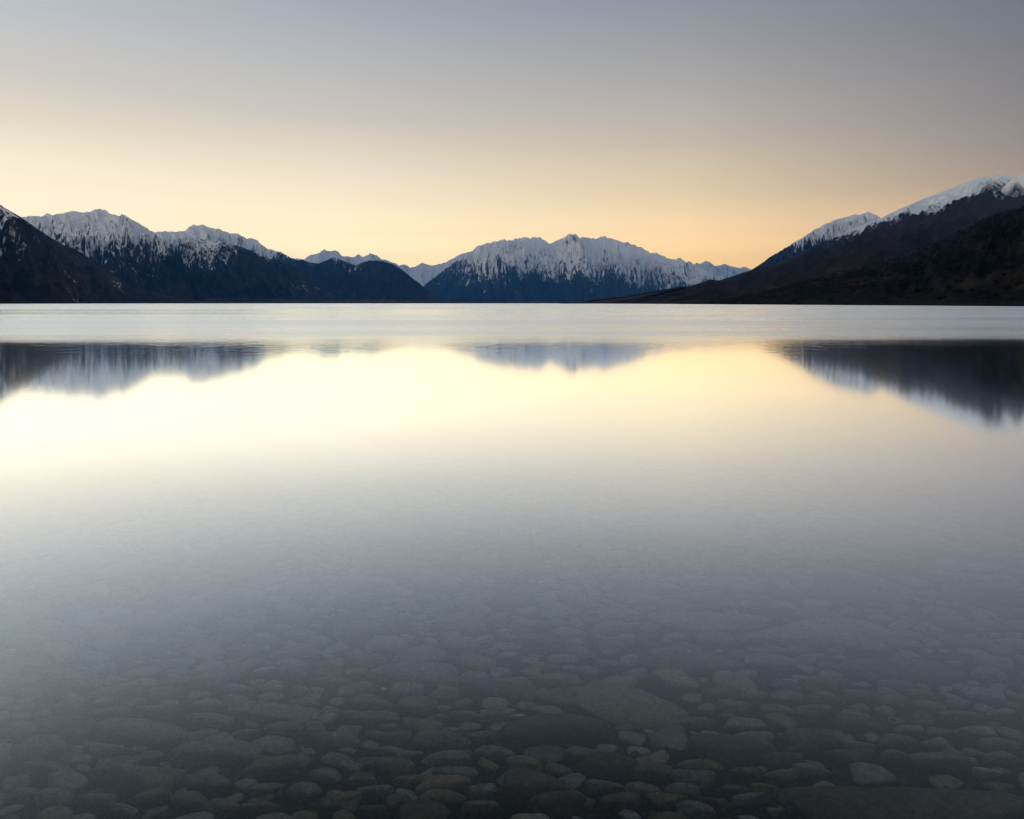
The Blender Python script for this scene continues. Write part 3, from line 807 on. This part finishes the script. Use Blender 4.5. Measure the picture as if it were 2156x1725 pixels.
# fill the rest of the bed, large to small
PX = [s['x'] for s in stones]
PY = [s['y'] for s in stones]
PA = [s['a'] for s in stones]
PB = [s['b'] for s in stones]
fill_tones = [O] * 10 + [SL] * 6 + [WG] * 4 + [DB] * 4 + [BL] * 1 + [VN] * 1 + [PS] * 0
for rad, tries, ymax in ((0.30, 26, 13), (0.17, 70, 14), (0.12, 700, 14), (0.092, 5000, 14), (0.070, 9000, 13), (0.052, 9000, 9), (0.036, 5000, 6)):
    ax, ay = np.array(PX), np.array(PY)
    aa, ab = np.array(PA), np.array(PB)
    for _ in range(tries):
        y = rnd.uniform(1.9, ymax) if rad > .06 else rnd.uniform(1.9, ymax)
        if rad > 0.2 and y < 5.0:
            continue
        x = rnd.uniform(-1, 1) * (0.70 * y + 0.5)
        a = rad * rnd.uniform(0.85, 1.25)
        b = a * rnd.uniform(0.55, 0.85)
        yaw = rnd.gauss(0, 0.35)
        q = ((ax - x) / (aa + a)) ** 2 + ((ay - y) / (ab + b)) ** 2
        if q.min() < 0.82:
            continue
        ax, ay, aa, ab = np.append(ax, x), np.append(ay, y), np.append(aa, a), np.append(ab, b)
        stones.append(dict(x=x, y=y, a=a, b=b, c=b * rnd.uniform(0.48, 0.85), tone=rnd.choice(fill_tones), ang=rnd.choice((.1, .2, .3, .4, .5, .7)), yaw=yaw, label=None, short=None, traced=False))
    PX, PY, PA, PB = list(ax), list(ay), list(aa), list(ab)

for s in stones:      # share of the picture, in photo pixels
    D = s['y'] * 0.93
    s['dep'] = -float(bed_z(s['x'], s['y']))
    s['px'] = CX + F * s['x'] / (s['y'] * 0.97)
    s['py'] = HOR + F * (CH + s['dep'] * 0.72) / (s['y'] * 1.02)
    s['size'] = (F / s['y']) ** 2 * s['a'] * (s['b'] * (CH + .3) / s['y'] + s['c'] * .5)
    s['in'] = -40 < s['px'] < W + 40 and s['py'] < 1760
order = sorted([s for s in stones if s['in']], key=lambda s: (-bool(s['label']), -s['size']))
own = order[:298]
ids = set(id(s) for s in own)
rest = [s for s in stones if id(s) not in ids]


def stone_mesh(s, seed, base):
    v = stone_shape(base[0], s['a'], s['b'], s['c'], seed, s['ang'])
    big = s['a'] > 0.25
    r = random.Random(seed)
    return rot(v, s['yaw'], r.gauss(0.0, 0.05 if big else 0.14), r.gauss(0, 0.04 if big else 0.13))


# words that single out each cobble: tone, shape, and its place counted from a landmark stone
lands = [s for s in own if s['short']]
ORD = ['next', 'second', 'third', 'fourth', 'fifth', 'sixth', 'seventh', 'eighth', 'ninth', 'tenth', 'eleventh', 'twelfth', 'thirteenth', 'fourteenth', 'fifteenth', 'sixteenth', 'seventeenth', 'eighteenth', 'nineteenth', 'twentieth'] + ['twenty-' + w for w in ('first', 'second', 'third', 'fourth', 'fifth', 'sixth', 'seventh', 'eighth', 'ninth')] + ['thirtieth'] + ['thirty-' + w for w in ('first', 'second', 'third', 'fourth', 'fifth', 'sixth', 'seventh', 'eighth', 'ninth')]


def shape_word(s):
    e = s['a'] / s['b']
    if s['ang'] > 0.62:
        return 'angular'
    if s['c'] / s['b'] < 0.5 and e > 1.5:
        return 'flat'
    return 'oblong' if e > 1.7 else 'egg-shaped' if e > 1.35 else 'rounded'


sect = {}
for s in own:
    if s['label']:
        continue
    best = min(lands, key=lambda l: (s['px'] - l['px']) ** 2 + ((s['py'] - l['py']) * 1.8) ** 2)
    dx, dy = s['px'] - best['px'], (s['py'] - best['py']) * 1.8
    if abs(dx) > abs(dy):
        rel = 'to the right of' if dx > 0 else 'to the left of'
    else:
        rel = 'in front of' if dy > 0 else 'behind'
    s['dl'] = math.hypot(dx, dy)
    sect.setdefault((best['short'], rel), []).append(s)
for (short, rel), lst in sect.items():
    lst.sort(key=lambda s: s['dl'])
    for i, s in enumerate(lst):
        s['label'] = '%s %s cobble, %s %s %s' % (s['tone'], shape_word(s), ORD[min(i, 38)], rel, short)

for i, s in enumerate(own):
    base = ICO4 if s['size'] > 9000 else ICO3
    v = stone_mesh(s, 1000 + i, base)
    big = s['a'] > 0.19
    nm = 'boulder' if big else 'pebble' if s['a'] < 0.04 else 'cobble'
    o = mesh_obj(nm, v, base[1], TONES[s['tone']])
    o.location = (s['x'], s['y'], -s['dep'] + s['c'] * (0.40 if big else 0.75))
    tag(o, s['label'], nm, 'boulders on the lake bed' if big else 'cobbles on the lake bed')

vs, fs, n0 = [], [], 0
tones = list(TONES)
midx = []
for i, s in enumerate(rest):
    base = ICO2
    v = stone_mesh(s, 5000 + i, base) + np.array([s['x'], s['y'], -s['dep'] + s['c'] * 0.7])
    vs.append(v)
    fs.append(base[1] + n0)
    midx.append(np.full(len(base[1]), tones.index(s['tone'])))
    n0 += len(v)
o = mesh_obj('cobbles', np.concatenate(vs), np.concatenate(fs), None)
for tn in tones:
    o.data.materials.append(TONES[tn])
o.data.polygons.foreach_set('material_index', np.concatenate(midx).astype(np.int32))
tag(o, 'countless smaller and farther cobbles covering the lake bed', 'cobbles', kind='stuff')

# gravel in the gaps, coloured dark to stand for the shade there
vs, fs, n0 = [], [], 0
b1 = ico(2)
for i in range(4200):
    y = 1.9 + 4.2 * rnd.random() ** 1.3
    x = rnd.uniform(-1, 1) * (0.70 * y + 0.4)
    a = rnd.uniform(0.006, 0.022)
    v = stone_shape(b1[0], a, a * rnd.uniform(.6, 1), a * rnd.uniform(.4, .8), i + 90000, .3)
    vs.append(rot(v, rnd.uniform(0, 3), 0, 0) + np.array([x, y, float(bed_z(x, y)) + a * .3 + rnd.random() * .02]))
    fs.append(b1[1] + n0)
    n0 += len(v)
tag(mesh_obj('gravel', np.concatenate(vs), np.concatenate(fs), stone_material('gap_shade_gravel', (0.022, 0.024, 0.026), (0.055, 0.056, 0.054))), 'small gravel coloured dark for the shade in the gaps between the cobbles', 'gravel', kind='stuff')

# ------------------------------------------------------------------ trees and scrub
def leaf_material(name, c1, c2):
    m, t, out = material(name)
    geo = t.new('ShaderNodeNewGeometry')
    n = t.noise(geo.outputs['Position'], 0.4, 4, 0.7)
    b = t.new('ShaderNodeBsdfPrincipled')
    t.put(b.inputs['Base Color'], t.mix(n, c1, c2))
    b.inputs['Roughness'].default_value = 0.9
    b.inputs['Specular IOR Level'].default_value = 0.05
    t.l.new(b.outputs[0], out.inputs[0])
    return m


m_con = leaf_material('conifer_needles', (0.008, 0.012, 0.009), (0.020, 0.026, 0.016))
m_bark = leaf_material('conifer_bark', (0.03, 0.022, 0.016), (0.05, 0.04, 0.03))
m_shr = leaf_material('scrub_leaves', (0.006, 0.0075, 0.005), (0.020, 0.018, 0.010))


def conifer_crown(h, r, seed):
    q = random.Random(seed)
    v, f = [], []
    tiers = 9
    for k in range(tiers):
        z0 = h * (0.12 + 0.86 * k / tiers)
        rr = r * (1 - k / tiers) ** 0.8 * q.uniform(.8, 1.15) + 0.2
        for s in range(11):
            an = 6.283 * s / 11 + q.uniform(-.3, .3)
            ln = rr * q.uniform(.65, 1.15)
            w = 0.28 * rr + .15
            d = np.array([math.cos(an), math.sin(an), 0])
            p = np.array([-d[1], d[0], 0])
            b = np.array([0, 0, z0 + h / tiers * q.uniform(.7, 1.3)])
            i0 = len(v)
            tip = d * ln + np.array([0, 0, z0 - .1 * rr])
            mid = d * ln * .55 + np.array([0, 0, z0 + .25 * h / tiers])
            v += [b, mid + p * w, tip, mid - p * w]
            f += [[i0, i0 + 1, i0 + 2, i0 + 3]]
    return np.array(v), np.array(f)


def trunk_mesh(h, r):
    an = np.arange(8) * 6.2832 / 8
    v = np.concatenate([np.stack([np.cos(an) * rr, np.sin(an) * rr, an * 0 + zz_], 1) for rr, zz_ in ((r * 1.3, -0.5), (r, h * .1), (r * .6, h * .6), (r * .1, h))])
    f = [[k * 8 + j, k * 8 + (j + 1) % 8, (k + 1) * 8 + (j + 1) % 8, (k + 1) * 8 + j] for k in range(3) for j in range(8)]
    return v, np.array(f)


protos = []
for k in range(4):
    h, r = (22, 4.2) if k % 2 == 0 else (17, 4.8)
    root = bpy.data.objects.new('conifer_tree', None)
    COL.objects.link(root)
    cv, cf = conifer_crown(h, r, k)
    cr = mesh_obj('crown', cv, cf, m_con, root, smooth=False)
    tv, tf = trunk_mesh(h * .9, .35)
    tr = mesh_obj('trunk', tv, tf, m_bark, root)
    protos.append((root, [cr, tr]))
tgrid = height_lookup(TER)
tnr = 30


def on_terrace(px, frac):
    j = int(np.argmin(np.abs(CX + F * tgrid[tnr - 1, :, 0] / tgrid[tnr - 1, :, 1] - px)))
    i = int(frac * (tnr - 1))
    return tgrid[i, j]


spots = [488, 492, 497, 501, 507, 510, 515, 519, 523, 528, 536, 540, 545, 551, 556, 560, 563, 567, 571, 574, 578, 482, 530, 565, 499, 512]
used = set()
for k, pxx in enumerate(spots):
    root, parts = protos[k % 4]
    p = on_terrace(pxx, rnd.uniform(.25, .75))
    if k % 4 in used:
        o = root.copy()
        COL.objects.link(o)
        for ch in parts:
            c2 = ch.copy()
            c2.parent = o
            COL.objects.link(c2)
    else:
        o = root
        used.add(k % 4)
    o.location = (float(p[0]), float(p[1]), float(p[2]) - .3)
    o.rotation_euler = (0, 0, rnd.uniform(0, 6))
    s_ = rnd.uniform(.75, 1.35)
    o.scale = (s_, s_, s_ * rnd.uniform(.9, 1.2))
    near = 'in the loose left clump' if pxx < 533 else 'in the denser right clump'
    tag(o, 'tiny dark conifer %s on the grassy terrace across the lake' % near, 'tree', 'conifers on the far lake terrace')


def scatter(name, label, cat, pts, rmin, rmax, mat, seed, squash=.75):
    q = np.random.default_rng(seed)
    bv, bf = ICO1
    vs, fs, n0 = [], [], 0
    for p in pts:
        for _ in range(3):
            r = q.uniform(rmin, rmax)
            v = bv * (r * q.uniform(.6, 1.3, (len(bv), 1))) * np.array([1, 1, squash]) + p + q.normal(0, r * .7, 3) * np.array([1, 1, .25]) + np.array([0, 0, r * .3])
            vs.append(v)
            fs.append(bf + n0)
            n0 += len(v)
    return tag(mesh_obj(name, np.concatenate(vs), np.concatenate(fs), mat, smooth=False), label, cat, kind='stuff')


g = height_lookup(R10)
pts = []
q = np.random.default_rng(5)
while len(pts) < 2600:
    i, j = q.integers(2, 238), q.integers(20, 640)
    p = g[i, j]
    if fbm(p[0] / 70, p[1] / 160 + p[2] / 25, 3, 70) > q.uniform(-.25, .25):
        pts.append(p + q.normal(0, 2, 3) * np.array([1, 1, 0]))
scatter('scrub', 'dark low scrub scattered over the nearest hill on the right', 'scrub', pts, 1.0, 2.6, m_shr, 6)
g = height_lookup(R8)
pts = []
cpx = CX + F * g[259, :, 0] / g[259, :, 1]
for px_t in np.arange(1235, 1440, 1.1):
    j = int(np.argmin(np.abs(cpx - px_t)))
    pts.append(g[259 - q.integers(0, 6), j] + np.array([0, 0, -1.0]))
scatter('plantation_woods', 'thin dark strip of plantation forest along the low end of the right-hand slope', 'forest', pts, 2.0, 4.0, m_con, 8, 1.2)
pts = []
while len(pts) < 420:
    i, j = q.integers(5, 215), q.integers(150, 560)
    p = g[i, j]
    if fbm(p[0] / 260, p[1] / 500, 3, 33) > .22 and p[2] < 330:
        pts.append(p)
scatter('shrubbery', 'small dark bushes dotted over the brown slope of the right-hand mountain', 'bushes', pts, 1.5, 4.5, m_shr, 9)

# ------------------------------------------------------------------ the air between here and the mountains
hz = np.array([[x, y, z] for z in (-16, HAZE_TOP) for y in (-2500, 40000) for x in (-30000, 30000)], float)
hf_ = np.array([[0, 2, 3, 1], [4, 5, 7, 6], [0, 1, 5, 4], [2, 6, 7, 3], [0, 4, 6, 2], [1, 3, 7, 5]])
m, t, out = material('haze_air')
pv = t.new('ShaderNodeVolumePrincipled')
pv.inputs['Color'].default_value = (*HAZE_C, 1)
pv.inputs['Density'].default_value = HAZE_D
pv.inputs['Anisotropy'].default_value = 0.0
t.l.new(pv.outputs[0], out.inputs['Volume'])
tag(mesh_obj('haze', hz, hf_, m, smooth=False), 'thin blue evening haze over the lake and mountains', 'haze', kind='stuff')
